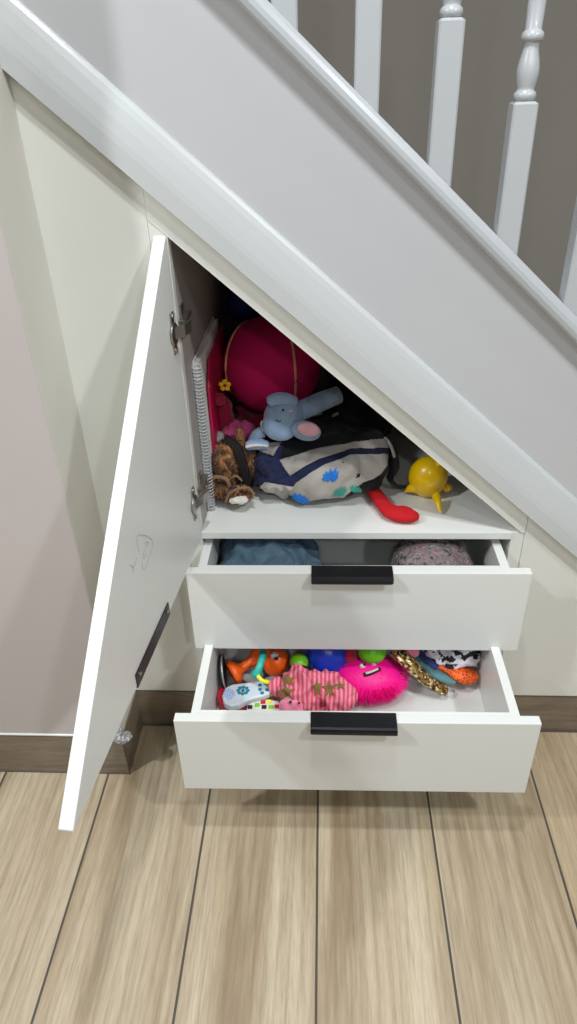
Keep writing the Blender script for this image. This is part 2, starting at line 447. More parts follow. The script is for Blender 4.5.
# door
A = math.radians(95.6); dv = Vector((math.cos(A), -math.sin(A), 0)); nv = Vector((-math.sin(A), -math.cos(A), 0))   # nv: out of the outer face
H0 = Vector((.0685, -.006, 0)); LD = .5824; ZB = .5125; ZT = 1.0375
def dp(s, z, t=0): return H0 + dv * s + nv * t + Vector((0, 0, z))
bm = B(); prism(bm, [dp(0, ZB), dp(LD, ZB), dp(LD, ZB + .003), dp(.004, ZT), dp(0, ZT)], nv * .018)
door = obj('door', bm, 'white', cup, bevel=.0008)
obj('handle', pull_bm(lambda s, a, b: dp(.285 + s, ZB - b, .018 + a), .1560), 'black', door)
for s in (-.066, .066):
    bm = B(); lathe(bm, dp(.285 + s, ZB + .013, -.0030), [(.0032, -.001), (.0032, .0006), (.0015, .0013)], 14, tuple(-nv)); obj('screw', bm, 'steel', door)
def hinge(z):
    bm = B()
    # cup plate screwed to the door face
    c = dp(.026, z, -.0012)
    def bxl(s0, s1, t0, t1, z0, z1): prism(bm, [dp(s0, z0, t0), dp(s1, z0, t0), dp(s1, z1, t0), dp(s0, z1, t0)], nv * (t1 - t0))
    bxl(.016, .030, -.0025, -.0005, z - .032, z + .032)
    lathe(bm, dp(.024, z, -.0045), [(.0165, 0), (.0165, .003), (.015, .0040)][::1], 24, tuple(nv))
    lathe(bm, dp(.023, z + .027, -.0045), [(.004, 0), (.004, .003)], 12, tuple(nv)); lathe(bm, dp(.023, z - .027, -.0045), [(.004, 0), (.004, .003)], 12, tuple(nv))
    # knuckle arms
    prism(bm, [dp(.026, z - .009, -.004), dp(.008, z - .009, -.015), dp(-.016, z - .009, -.019), dp(-.016, z - .009, -.013), dp(.010, z - .009, -.008), dp(.028, z - .009, -.001)], (0, 0, .018))
    # arm and mounting plate on the cupboard side
    box(bm, .0688, .0800, .006, .062, z - .0085, z + .0085)
    box(bm, .0688, .0715, .024, .044, z - .026, z + .026)
    lathe(bm, (.0800, .030, z), [(.0038, 0), (.0038, .0014)], 12, (1, 0, 0)); lathe(bm, (.0800, .052, z), [(.0038, 0), (.0038, .0014)], 12, (1, 0, 0))
    obj('hinge', bm, 'steel', door, bevel=.0008)
hinge(.903); hinge(.602)
# pencil scribble
bm = B()
def on_door(u, v):
    d = ray(u, v); P0 = dp(0, 0, -.0004); t = (P0 - CAMC).dot(nv) / d.dot(nv); return CAMC + d * t
def px(c, q): return [on_door(120 + a / 11.54, 520 + b / 11.54) for a, b in q]
for st in ([(215, 370), (200, 260), (198, 185), (225, 172), (300, 180), (355, 215), (378, 255), (370, 330), (345, 400), (318, 470), (300, 540), (275, 572), (258, 530), (255, 480)],
           [(285, 270), (320, 250), (330, 270), (310, 285), (295, 330), (275, 380), (268, 430), (285, 440), (300, 380)],
           [(190, 430), (180, 500), (150, 540), (165, 550), (145, 600)], [(110, 530), (135, 520), (150, 560)]):
    tube(bm, px(0, st), .00030, 5, 3)
obj('pencil_scribble', bm, 'pencil', door)

# plastic corner protector on the skirting corner
k = N('clear_plastic'); k.b.inputs['Base Color'].default_value = lin((225, 225, 228)); k.b.inputs['Roughness'].default_value = .2
k.b.inputs['Transmission Weight'].default_value = .75; k.bump(k.noise(150, 3), .6); M['clear'] = k.m
bm = B(); blob(bm, (XC + .006, YN - .006, .1165), (.016, .012, .009), (0, 0, .4), 3, .005, 90, seed=4, ridged=True)
tube(bm, [(XC + .006, YN - .008, .119), (XC + .008, YN - .010, .135), (XC + .004, YN - .006, .150)], [.006, .004, .002], 7, 4, .3)
tag(obj('corner_protector', bm, 'clear', smooth=True), 'crumpled clear plastic corner protector on the wooden skirting corner behind the door', 'protector')

# ------------------------------------------------------------------ toys on the shelf
def fabric(name, c, var=.12, vs=60, bump=.4, sheen=.3): return mat(name, c, .85, 0, var, vs, bump, 350, sheen)
M['hotpink'] = mat('magenta_rubber', (205, 0, 92), .9, var=.04, vs=8, bump=.05)
M['seam'] = mat('cream_seam', (225, 175, 125), .7)
M['mag'] = fabric('magenta_cloth', (165, 8, 62)); M['magfolder'] = mat('magenta_plastic', (185, 8, 72), .4)
M['pinkpl'] = fabric('pink_plush', (215, 85, 145)); M['yellowp'] = mat('yellow_plastic', (245, 190, 30), .4)
M['bluedk'] = mat('blue_rubber', (28, 62, 150), .45); M['greycl'] = fabric('grey_cloth', (160, 160, 158))
M['eleph'] = fabric('grey_blue_plush', (142, 165, 192)); M['ebelly'] = fabric('light_blue_plush', (158, 188, 224)); M['epink'] = fabric('blush_pink_plush', (226, 170, 182))
M['dark'] = mat('black_thread', (14, 14, 16), .5); M['offw'] = fabric('off_white_plush', (218, 212, 202))
M['navy'] = fabric('navy_canvas', (14, 24, 66), .15, sheen=.1); M['blackn'] = fabric('black_canvas', (7, 9, 18), sheen=.05)
M['grband'] = fabric('grey_webbing', (168, 163, 156), .05); M['dinob'] = mat('blue_print', (30, 120, 215), .8); M['dinog'] = mat('green_print', (60, 160, 140), .8)
M['redp'] = fabric('red_rubber', (186, 3, 18), .05, bump=.1, sheen=0); M['yrub'] = mat('yellow_rubber', (232, 190, 6), .28, var=.05, coat=.3)
M['paper'] = mat('white_paper', (222, 222, 220), .7)

# spiral pad leaning on the left side
t = thing('spiral_pad', (.080, .20, SH), 'large spiral-bound pad with white cover, upright against the left side of the cupboard', 'notebook')
bm = B(); box(bm, .0690, .0715, .080, .335, SH + .001, SH + .297); obj('cover', bm, 'paper', t, bevel=.0008)
bm = B(); box(bm, .0720, .0790, .084, .332, SH + .003, SH + .292); obj('pages', bm, 'offw', t)
bm = B()
for i in range(44):
    z = SH + .008 + i * .0065
    R = .0076
    tube(bm, [(.0765 + R * math.cos(a), .0765 + R * math.sin(a), z + .001 * math.sin(a)) for a in [j * math.pi / 4 for j in range(8)]], .0012, 5, 2, closed=True)
obj('spiral_binding', bm, 'gloss', t, smooth=True)

bm = B(); prism(bm, [(.0815, .125, SH), (.0815, .36, SH), (.0815, .36, .795), (.0815, .16, .795), (.0815, .125, .755)], (.005, 0, 0))
tag(obj('folder', bm, 'magfolder', bevel=.003), 'magenta plastic folder standing upright right of the spiral pad', 'folder')
bm = B(); blob(bm, (.158, .36, .572), (.064, .09, .047), (0, 0, .2), 5, .012, 22, floor=SH, seed=2)
tag(obj('cloth_bundle', bm, 'mag', smooth=True), 'dark magenta cloth bundle on the shelf under the big pink ball', 'cloth')
# big ball
BC = Vector((.1855, .318, .7235)); BR = .1000
t = thing('play_ball', (BC.x, BC.y, BC.z - BR), 'large magenta rubber ball with cream seams at the back of the cupboard', 'ball')
bm = B(); bmesh.ops.create_uvsphere(bm, u_segments=64, v_segments=40, radius=BR, matrix=Matrix.Translation(BC)); obj('ball_skin', bm, 'hotpink', t, smooth=True)
bm = B()
def seam(cn, dist):
    n = Vector(cn).normalized(); a = n.orthogonal().normalized(); b = n.cross(a); rr = math.sqrt((BR + .0004) ** 2 - dist ** 2)
    tube(bm, [BC + n * dist + (a * math.cos(x) + b * math.sin(x)) * rr for x in [i * math.pi / 16 for i in range(32)]], .0026, 6, 2, closed=True)
seam((.97, .24, 0), .030); obj('seam', bm, 'seam', t, smooth=True)
bm = B(); seam((.9, -.44, 0), -.060); obj('seam', bm, 'seam', t, smooth=True)
bm = B(); blob(bm, aty(240, 303, .42) + Vector((.012, 0, 0)), (.042, .045, .040), sub=4, amp=.004, freq=15, seed=5)
p = aty(240, 303, .42)
tag(obj('rubber_ball', bm, 'bluedk', smooth=True), 'dark blue soft ball tucked behind the top of the big magenta ball', 'ball')
# small doll with yellow flower
c = aty(219, 399, .19)
t = thing('plush_doll', (c.x, c.y, c.z - .10), 'small pink plush doll with yellow flower beside the magenta ball', 'plush toy')
bm = B(); blob(bm, c, (.013, .014, .012), sub=3, amp=.002, freq=60); blob(bm, c + Vector((.004, .03, -.050)), (.018, .02, .044), sub=3, amp=.004, freq=50); obj('body', bm, 'mag', t, smooth=True)
bm = B(); f = aty(225, 385, .185)
for j in range(5):
    a = j * 2 * math.pi / 5 + .3; blob(bm, f + Vector((math.cos(a) * .0075, -.002, math.sin(a) * .0075)), (.0052, .003, .0052), sub=2)
obj('flower', bm, 'yellowp', t, smooth=True)
bm = B(); blob(bm, f + Vector((0, -.003, 0)), (.003, .003, .003), sub=2); obj('flower_centre', bm, 'mag', t, smooth=True)
c = aty(238, 432, .20); bm = B(); blob(bm, c, (.032, .025, .020), (0, .2, 0), 4, .008, 45, seed=8, ridged=True)
tag(obj('plush_blanket', bm, 'pinkpl', smooth=True), 'light pink fluffy plush piece lying behind the brown tabby plush', 'plush toy')
c = aty(217, 437, .17); bm = B(); blob(bm, c, (.014, .016, .010), sub=3, amp=.003, freq=50)
tag(obj('sock', bm, 'greycl', smooth=True), 'small grey sock wedged between pad and brown plush', 'sock')

# tabby plush
def fur(bm, n, L, sag=(0, -.2, -.5), wd=.0007):
    fs = [f for f in bm.faces]; ar = [f.calc_area() for f in fs]; random.seed(n)
    for f in random.choices(fs, ar, k=n):
        f.normal_update(); a, b_, c_ = [v.co for v in f.verts][:3]; r1, r2 = random.random(), random.random()
        if r1 + r2 > 1: r1, r2 = 1 - r1, 1 - r2
        p_ = a + (b_ - a) * r1 + (c_ - a) * r2; n_ = f.normal
        d_ = (n_ + Vector(sag) * .6 + Vector((random.uniform(-.35, .35), random.uniform(-.35, .35), random.uniform(-.35, .35)))).normalized()
        s_ = d_.cross(n_ + Vector((.01, .02, 0))).normalized() * wd
        bm.faces.new([bm.verts.new(p_ - s_ - n_ * .0005), bm.verts.new(p_ + s_ - n_ * .0005), bm.verts.new(p_ + d_ * L * random.uniform(.6, 1.1))])
    return bm
k = N('tabby_fur'); nz = k.noise(55, 5, mul=(1.6, 1, .7), dist=1.2)
k.l(k.ramp(nz, [(.32, lin((28, 18, 12))), (.45, lin((88, 54, 28))), (.56, lin((160, 104, 52))), (.72, lin((198, 150, 92)))]), k.b.inputs['Base Color'])
k.b.inputs['Roughness'].default_value = .9; k.b.inputs['Sheen Weight'].default_value = .3; k.bump(k.noise(260, 4, mul=(1, 1, .35)), .9, .003); M['tabby'] = k.m
M['furdark'] = fabric('dark_fur', (16, 11, 9), bump=.8, sheen=0); M['furtan'] = fabric('tan_fur', (138, 106, 74), bump=.8)
t = thing('tabby_plush', (.125, .12, SH), 'brown and black tabby plush cat slumped face down by the spiral pad', 'plush toy')
def pb(u, v, y, r, **k): bm = B(); blob(bm, aty(u, v, y), r, **k); return bm
bm = B(); blob(bm, aty(226, 464, .125), (.026, .035, .044), (0, .15, 0), 4, .004, 60, seed=1); blob(bm, aty(243, 460, .140), (.022, .03, .040), (0, -.2, 0), 4, .004, 60, seed=3)
fur(bm, 5000, .009); obj('body', bm, 'tabby', t, smooth=True)
bm = B(); tube(bm, [aty(226, 440, .135), aty(236, 450, .122), aty(242, 468, .115), aty(247, 484, .112)], [.010, .014, .014, .009], 10); fur(bm, 2200, .009); obj('back_stripe', bm, 'furdark', t, smooth=True)
bm = B(); tube(bm, [aty(240, 452, .15), aty(240, 440, .15), aty(239, 430, .15)], [.010, .009, .007], 10); fur(bm, 900, .006); obj('tail', bm, 'tabby', t, smooth=True)
bm = B(); blob(bm, aty(222, 486, .10), (.024, .026, .022), sub=4, amp=.004, freq=60, floor=SH, seed=6); fur(bm, 2000, .007); obj('head', bm, 'tabby', t, smooth=True)
bm = B(); blob(bm, aty(240, 494, .085), (.026, .018, .016), (0, .1, 0), sub=4, amp=.003, freq=60, floor=SH, seed=9); fur(bm, 1200, .005); obj('muzzle', bm, 'tabby', t, smooth=True)
bm = B(); blob(bm, aty(239, 500, .066), (.019, .009, .008), (0, -.25, 0), sub=4, amp=.004, freq=70, floor=SH); obj('chin', bm, 'offw', t, smooth=True)
bm = B(); tube(bm, [aty(226, 502, .07), aty(229, 494, .068), aty(238, 489, .066), aty(248, 488, .068), aty(254, 494, .07)], .0026, 8); fur(bm, 500, .004, wd=.0005); obj('face_trim', bm, 'furtan', t, smooth=True)
bm = B(); tube(bm, [aty(210, 484, .08), aty(213, 478, .078), aty(220, 477, .076), aty(227, 480, .075), aty(229, 486, .078)], .0035, 8); tube(bm, [aty(229, 480, .09), aty(236, 476, .085), aty(242, 481, .085)], .0020, 8); fur(bm, 500, .004, wd=.0005); obj('ear', bm, 'furtan', t, smooth=True)

# backpack
t = thing('backpack', (.30, .21, SH), 'navy and grey children\'s backpack with blue and green dinosaur print lying on the shelf', 'bag')
body = B(); blob(body, (.300, .195, .578), (.122, .118, .060), (0, -.03, .06), 6, .012, 19, .80, floor=SH, seed=3)
blob(body, (.362, .33, .615), (.075, .10, .082), (0, .1, .1), 5, .012, 16, .9, floor=SH, seed=5)
blob(body, (.205, .150, .573), (.050, .062, .046), (0, .25, .3), 6, .012, 26, floor=SH, seed=7, ridged=True)
bvh = ground(body)
obj('bag_body', body, 'blackn', t, smooth=True)
S = 3.606
def q(pts, ox=240, oy=440, s=S): return [(ox + a / s, oy + b / s) for a, b in pts]
k = N('speckled_grey_canvas')
vo = k.n('ShaderNodeTexVoronoi'); vo.inputs['Scale'].default_value = 75; k.l(k.n('ShaderNodeTexCoord').outputs['Object'], vo.inputs['Vector'])
dots = k.ramp(vo.outputs['Distance'], [(.10, (1, 1, 1, 1)), (.16, (0, 0, 0, 1))])
sel = k.ramp(k.noise(12, 2), [(.55, (0, 0, 0, 1)), (.60, (1, 1, 1, 1))])
k.l(k.mix(k.mix(1.0, dots, sel, 'MULTIPLY'), lin((176, 172, 164)), lin((30, 36, 50))), k.b.inputs['Base Color']); k.b.inputs['Roughness'].default_value = .8; k.bump(k.noise(28, 3), .5, .006); M['pocket'] = k.m
navy = q([(60, 60), (90, 20), (160, 0), (145, 75), (180, 128), (290, 72), (400, 37), (530, 31), (530, 50), (400, 55), (300, 90), (190, 165), (120, 158), (60, 165), (20, 150)])
solid(obj('navy_binding', applique(bvh, navy, .0015), 'navy', t, smooth=True), .001)
pocket = q([(70, 170), (95, 150), (190, 166), (300, 92), (400, 57), (528, 52), (526, 92), (505, 120), (480, 140), (440, 150), (400, 180), (340, 232), (300, 222), (240, 228), (180, 225), (120, 208)])
pk = solid(obj('front_pocket', applique(bvh, pocket, .0030), 'pocket', t, smooth=True), .002)
for n_, poly in (('grey_band', [(145, 75), (250, 42), (400, 12), (520, -2), (530, 30), (400, 34), (290, 70), (230, 100), (180, 128)]), ('grey_band', [(75, 42), (95, 15), (150, 12), (122, 60)])):
    solid(obj(n_, applique(bvh, q(poly), .0032), 'grband', t, smooth=True), .0015)
dino = lambda cx, cy, s, m, flip=1: obj('dinosaur_print', applique(bvh, q([(cx + a * s * flip, cy + b * s) for a, b in ((-36, 10), (-24, 4), (-30, -4), (-16, -4), (-14, -16), (-4, -8), (4, -24), (10, -12), (24, -26), (24, -10), (34, -18), (28, 2), (20, 14), (10, 20), (2, 12), (-8, 22), (-14, 14), (-28, 18))]), .0062, .3), m, pk, smooth=True)
dino(325, 128, .95, 'dinob'); dino(222, 205, .85, 'dinob', -1); dino(360, 180, .8, 'dinog'); dino(415, 172, .6, 'dinog', -1)
obj('dinosaur_print', applique(bvh, q([(412, 135), (418, 118), (426, 122), (424, 134)]), .0062, .3), 'blackn', pk)
bm = B(); tube(bm, [aty(310, 428, .22), aty(330, 418, .24), aty(345, 408, .27), aty(352, 400, .30)], .0042, 8, 6, .5); obj('piping', bm, 'grband', t, smooth=True)
bm = B(); tube(bm, [aty(384, 440, .20), aty(392, 452, .17), aty(394, 468, .14), aty(390, 478, .13), aty(398, 486, .12), aty(412, 486, .14)], [.009, .011, .010, .007, .006, .006], 8, 6, .5); obj('strap', bm, 'blackn', t, smooth=True)
bm = B(); tube(bm, [aty(372, 442, .18), aty(384, 438, .18), aty(391, 446, .165), aty(395, 458, .155)], .004, 8, 6, .5); obj('webbing_loop', bm, 'greycl', t, smooth=True)

# elephant plush
E0 = aty(284, 418, .150)
t = thing('elephant_plush', (E0.x, E0.y, E0.z - .04), 'pale blue plush elephant with pink ears lying on the backpack', 'plush toy')
bm = B(); blob(bm, E0, (.0385, .034, .0400), (0, 0, 0), 4); obj('head', bm, 'eleph', t, smooth=True)
bm = B(); blob(bm, E0 + Vector((-.007, -.0085, -.0105)), (.0340, .0295, .0300), (0, .15, 0), 4); obj('face_patch', bm, 'ebelly', t, smooth=True)
bm = B(); tube(bm, [aty(295, 402, .150), aty(285, 399, .142), aty(276, 399, .132), aty(269, 402, .126)], [.010, .012, .0115, .0095], 12); obj('trunk', bm, 'eleph', t, smooth=True)
bm = B(); blob(bm, aty(306, 431, .118), (.0285, .009, .0215), (.2, .35, .1), 4); e = obj('ear', bm, 'eleph', t, smooth=True)
bm = B(); blob(bm, aty(308.5, 429.5, .107), (.0215, .0045, .0150), (.2, .35, .1), 3); obj('inner_ear', bm, 'epink', e, smooth=True)
bm = B(); tube(bm, [aty(262, 432, .145), aty(256, 436, .14), aty(252, 442, .14), aty(258, 424, .15)][:3], [.012, .011, .009], 10); obj('arm', bm, 'eleph', t, smooth=True)
bm = B(); tube(bm, [aty(298, 412, .18), aty(318, 403, .20), aty(338, 395, .225)], [.019, .0190, .0175], 16); obj('body', bm, 'eleph', t, smooth=True)
bm = B(); tube(bm, [aty(247, 446, .13), aty(257, 444, .13), aty(267, 445, .135)], [.010, .0135, .011], 12, 6, .8); f_ = obj('foot', bm, 'ebelly', t, smooth=True)
bm = B(); tube(bm, [aty(246, 447, .1165), aty(257, 445, .1135), aty(267, 446, .119)], .0035, 8, 6, .8); obj('foot_pad', bm, 'offw', f_, smooth=True)
bvh = BVHTree.FromObject(bpy.data.objects['face_patch'], bpy.context.evaluated_depsgraph_get()) if False else None
bm = B()
def face_spot(u, v, r=.0022, c=E0, R=.0402):
    d = ray(u, v); o_ = CAMC - c; b_ = d.dot(o_); dd = b_ * b_ - (o_.length_squared - R * R)
    return CAMC + d * (-b_ - math.sqrt(max(dd, 0)))
blob(bm, face_spot(283, 410), .0024, sub=2); tube(bm, [face_spot(276, 420), face_spot(278.5, 421.5), face_spot(281, 420.5)], .0009, 6); obj('eye', bm, 'dark', t, smooth=True)
bm = B(); blob(bm, face_spot(291, 411, R=.0395), (.0045, .0012, .0022), sub=2); obj('cheek', bm, 'epink', t, smooth=True)
bm = B(); tube(bm, [face_spot(262, 421), face_spot(261, 425), face_spot(263, 430), face_spot(266, 432)], .0017, 6); obj('stitched_smile', bm, 'offw', t, smooth=True)

# red floppy boot-shaped balloon
t = B(); zr = SH + .0140
tube(t, [atz(368, 485, SH + .020), atz(376, 494, SH + .016), atz(384, 505, zr), atz(392, 512, zr), atz(402, 514, zr), atz(411, 515, SH + .0125), atz(416, 515, SH + .009)], [.0140, .0140, .0150, .0185, .0215, .0190, .0090], 16, 6, .62)
tag(obj('rubber_toy', t, 'redp', smooth=True), 'red floppy rubber boot-shaped toy on the shelf in front of the backpack', 'toy')
# yellow horned toy
Yc = atz(430, 478, SH + .036)
t = thing('horned_toy', (Yc.x, Yc.y, SH), 'shiny yellow rubber ball toy with pointed horns on the right of the shelf', 'toy')
bm = B(); blob(bm, Yc + Vector((-.004, .000, .003)), (.0375, .037, .043), (.25, .15, 0), 4, .0006, 20); obj('ball_body', bm, 'yrub', t, smooth=True)
for a, b_, r in (((416, 488), (404, 492), .011), ((436, 496), (440, 512), .009), ((446, 488), (452, 489), .009), ((434, 466), (440, 460), .008)):
    pa = atz(a[0], a[1], SH + .022); pb_ = atz(b_[0], b_[1], SH + .008 if a[1] > 480 else SH + .075)
    if a[1] < 480: pa = Yc + Vector((.006, -.012, .028))
    if a[1] < 480: pb_ = Yc + Vector((.016, -.020, .046))
    bm = B(); tube(bm, [pa, pa.lerp(pb_, .5) + Vector((0, 0, .003)), pb_], [r, r * .75, .0018], 12); obj('horn', bm, 'yrub', t, smooth=True)

# ------------------------------------------------------------------ top drawer
def cloth_mat(name, base, dark, sc_=25): 
    k = N(name); k.l(k.ramp(k.noise(sc_, 4, dist=1), [(.35, lin(dark)), (.65, lin(base))]), k.b.inputs['Base Color']); k.b.inputs['Roughness'].default_value = .85
    k.bump(k.noise(40, 4, dist=.8), .8, .006); return k.m
M['bluecl'] = cloth_mat('slate_blue_cloth', (74, 100, 116), (46, 66, 80)); M['ltblue'] = cloth_mat('pale_blue_cloth', (150, 185, 205), (130, 165, 190))
F1 = .352; F2 = .188
def heap(c, r, rot, floor, seed, amp=.012, freq=28, sub=5): bm = B(); blob(bm, c, r, rot, sub, amp, freq, .85, floor, seed, True); return bm
t = thing('folded_clothing', (.19, -.005, F1), 'crumpled slate blue garment on the left of the top drawer', 'clothing')
obj('garment', heap((.190, .030, F1 + .070), (.096, .090, .068), (0, .08, 0), F1, 1, .010, 17), 'bluecl', t, smooth=True)
obj('pale_lining', heap((.125, -.040, F1 + .062), (.026, .018, .056), (0, 0, .3), F1, 4, .006), 'ltblue', t, smooth=True)
k = N('printed_plastic_bag'); nz = k.noise(45, 5, dist=2.5)
k.l(k.ramp(nz, [(.36, lin((60, 50, 52))), (.46, lin((108, 100, 100))), (.58, lin((128, 118, 116))), (.64, lin((125, 62, 74))), (.70, lin((150, 144, 142)))]), k.b.inputs['Base Color'])
k.b.inputs['Roughness'].default_value = .25; k.bump(k.noise(70, 4, dist=1.5), .9, .006); M['pbag'] = k.m
t = thing('plastic_bag', (.50, .0, F1), 'clear plastic bag of grey and pink printed items on the right of the top drawer', 'bag')
obj('bag_film', heap((.495, .020, F1 + .070), (.074, .075, .066), (0, .05, 0), F1, 11, .005, 24), 'pbag', t, smooth=True)
bm = B(); blob(bm, (.548, -.036, F1 + .08), (.018, .014, .018), sub=3, amp=.004, freq=60); obj('pink_contents', bm, 'mag', t, smooth=True)
bm = B(); tube(bm, [(.545, .01, F1 + .10), (.560, -.015, F1 + .10), (.570, -.040, F1 + .088)], [.004, .005, .004], 8); obj('drawstring', bm, 'blackn', t, smooth=True)

# ------------------------------------------------------------------ bottom drawer
M['orange'] = mat('orange_plastic', (240, 95, 20), .4); M['teal'] = mat('teal_plastic', (50, 175, 160), .4); M['lime'] = mat('lime_plastic', (120, 200, 30), .4)
M['limeb'] = mat('lime_rubber', (110, 205, 20), .35); M['silver'] = mat('silver_plastic', (190, 190, 190), .3, .5)
M['whitep'] = mat('white_plastic', (205, 214, 222), .35); M['redpl'] = mat('red_plastic', (190, 25, 50), .35); M['bluebt'] = mat('pale_blue_dots', (130, 165, 220), .4)
M['dkteal'] = mat('teal_buttons', (20, 130, 150), .4); M['fluo'] = mat('fluorescent_pink_rubber', (255, 10, 150), .5, var=.03)
M['royal'] = mat('royal_blue_plastic', (20, 60, 190), .3); M['olive'] = fabric('olive_brown_felt', (135, 105, 45)); M['yellowr'] = mat('yellow_ring', (235, 225, 50), .4)
k = N('pink_striped_cloth'); wv = k.n('ShaderNodeTexWave', bands_direction='X'); wv.inputs['Scale'].default_value = 38; wv.inputs['Distortion'].default_value = 3.0; wv.inputs['Detail'].default_value = 1
wv.inputs['Detail Scale'].default_value = .5
k.l(k.n('ShaderNodeTexCoord').outputs['Object'], wv.inputs['Vector'])
k.l(k.ramp(wv.outputs['Fac'], [(.35, lin((222, 84, 112))), (.6, lin((244, 146, 164)))]), k.b.inputs['Base Color']); k.b.inputs['Roughness'].default_value = .85; M['pstripe'] = k.m
M['pinkface'] = fabric('pink_fleece', (250, 140, 170))
k = N('gold_sequins'); vo = k.n('ShaderNodeTexVoronoi'); vo.inputs['Scale'].default_value = 210; k.l(k.n('ShaderNodeTexCoord').outputs['Object'], vo.inputs['Vector'])
sx = k.n('ShaderNodeSeparateXYZ'); k.l(vo.outputs['Color'], sx.inputs[0])
k.l(k.ramp(sx.outputs[0], [(.1, lin((60, 42, 16))), (.45, lin((128, 98, 50))), (.75, lin((180, 150, 88))), (.95, lin((255, 240, 190)))]), k.b.inputs['Base Color']); k.b.inputs['Metallic'].default_value = .6; k.b.inputs['Roughness'].default_value = .4; M['gold'] = k.m
k = N('black_white_print'); nz = k.noise(38, 2, dist=1.5); k.l(k.ramp(nz, [(.47, lin((18, 18, 24))), (.50, lin((225, 225, 232)))]), k.b.inputs['Base Color']); k.b.inputs['Roughness'].default_value = .7; M['bw'] = k.m
M['tealcl'] = fabric('grey_teal_cloth', (80, 125, 130)); M['navyc'] = fabric('navy_ribbon', (25, 45, 110))

# cymbal disc
c = atz(223, 672, F2 + .045)
t = thing('toy_cymbal', (c.x, c.y, F2), 'black disc toy with silver rim standing at the left end of the bottom drawer', 'toy')
bm = B(); lathe(bm, c, [(.033, -.0035), (.034, -.001), (.034, .001), (.033, .0035), (.012, .005)], 32, (.99, .10, .10)); obj('disc', bm, 'dark', t, smooth=True)
bm = B(); ax = Vector((.99, .10, .10)).normalized(); a1 = ax.orthogonal().normalized(); b1 = ax.cross(a1)
tube(bm, [c + ax * .003 + (a1 * math.cos(i * math.pi / 8) + b1 * math.sin(i * math.pi / 8)) * .034 for i in range(16)], .0018, 6, 2, closed=True); obj('rim', bm, 'silver', t, smooth=True)
# orange trumpet rattle
c = atz(233, 673, F2 + .045); c2 = atz(262, 655, F2 + .060)
t = thing('toy_rattle', (c.x + .03, c.y, F2), 'orange trumpet-shaped plastic rattle with teal ring and yellow link in the bottom drawer', 'toy')
bm = B(); ax = (c2 - c).normalized()
lathe(bm, c, [(.0195, -.004), (.0215, -.001), (.0215, .004), (.019, .008), (.011, .013), (.0085, .020), (.0085, .030), (.012, .040), (.019, .050), (.022, .060), (.018, .072), (.008, .078)], 28, tuple(ax)); [setattr(v, 'co', c + (v.co - c) * 1.12) for v in bm.verts]; obj('trumpet_body', bm, 'orange', t, smooth=True)
bm = B(); d1 = atz(263, 650, F2 + .085); tube(bm, [atz(262, 645, F2 + .07), atz(263, 655, F2 + .088), atz(260, 666, F2 + .085), atz(257, 674, F2 + .070)], [.007, .007, .007, .010], 10); blob(bm, atz(257, 674, F2 + .065), (.012, .010, .010), sub=3); obj('teal_ring', bm, 'teal', t, smooth=True)
bm = B(); tube(bm, [atz(258, 676, F2 + .073), atz(263, 681, F2 + .07), atz(269, 682, F2 + .068)], .0042, 8); obj('yellow_link', bm, 'yellowr', t, smooth=True)
c = atz(276, 662, F2 + .048)
t = thing('toy_figure', (c.x, c.y, F2), 'round orange plastic character head with white and black eye in the bottom drawer', 'toy')
bm = B(); blob(bm, c, (.026, .027, .030), (0, .3, 0), 4, .001, 30); obj('head', bm, 'orange', t, smooth=True)
bm = B(); blob(bm, atz(275, 656, F2 + .072), (.010, .006, .0075), (-.5, .3, 0), 3); e = obj('eye', bm, 'whitep', t, smooth=True)
bm = B(); blob(bm, atz(276.5, 658.5, F2 + .0760), (.0042, .003, .0040), sub=2); obj('pupil', bm, 'dark', e, smooth=True)
# toy phone
def slab(outline_px, z, h, floor=None):
    bm = B(); pts = [atz(u, v, z + h) for u, v in outline_px]; prism(bm, [(p.x, p.y, z) for p in pts], (0, 0, h)); return bm
po = [(222, 695), (225, 688), (232, 684), (240, 683), (250, 682), (258, 681), (264, 679), (270, 682), (272, 688), (270, 693), (262, 696), (254, 698), (246, 701), (238, 705), (230, 706), (224, 703)]
t = thing('toy_phone', (.125, -.09, F2), 'white toy phone with pale blue dots, teal dial and red back in the bottom drawer', 'toy')
obj('phone_shell', slab(po, F2 + .030, .014), 'whitep', t, bevel=.003)
obj('red_back', slab([(217, 697), (218, 689), (224, 685), (232, 688), (262, 690), (256, 697), (240, 704), (228, 707), (220, 704)], F2 + .006, .026), 'redpl', t, bevel=.004)
ZP = F2 + .0445
bm = B()
for i in range(-3, 4):
    for j in range(-3, 4):
        if i * i + j * j < 12:
            lathe(bm, atz(229 + i * 1.7 + j * .2, 694 + j * 1.6 - i * .2, ZP), [(.0012, -.0006), (.0012, .0006)], 8)
obj('speaker_dots', bm, 'bluebt', t)
bm = B(); cc = atz(243, 690.5, ZP)
for j in range(8):
    a = j * math.pi / 4; lathe(bm, cc + Vector((math.cos(a) * .0092, math.sin(a) * .0086, 0)), [(.0035, -.0006), (.0035, .0008), (.002, .0012)], 10)
lathe(bm, cc, [(.0036, -.0006), (.0036, .0010)], 12); obj('dial', bm, 'dkteal', t, smooth=False)
bm = B()
for u, v in ((260, 685), (265, 684), (260, 689.5), (262, 693), (267, 690), (267.5, 685.5)): lathe(bm, atz(u, v, ZP), [(.0037, -.0006), (.0037, .0010), (.002, .0014)], 10)
obj('button', bm, 'dkteal', t)
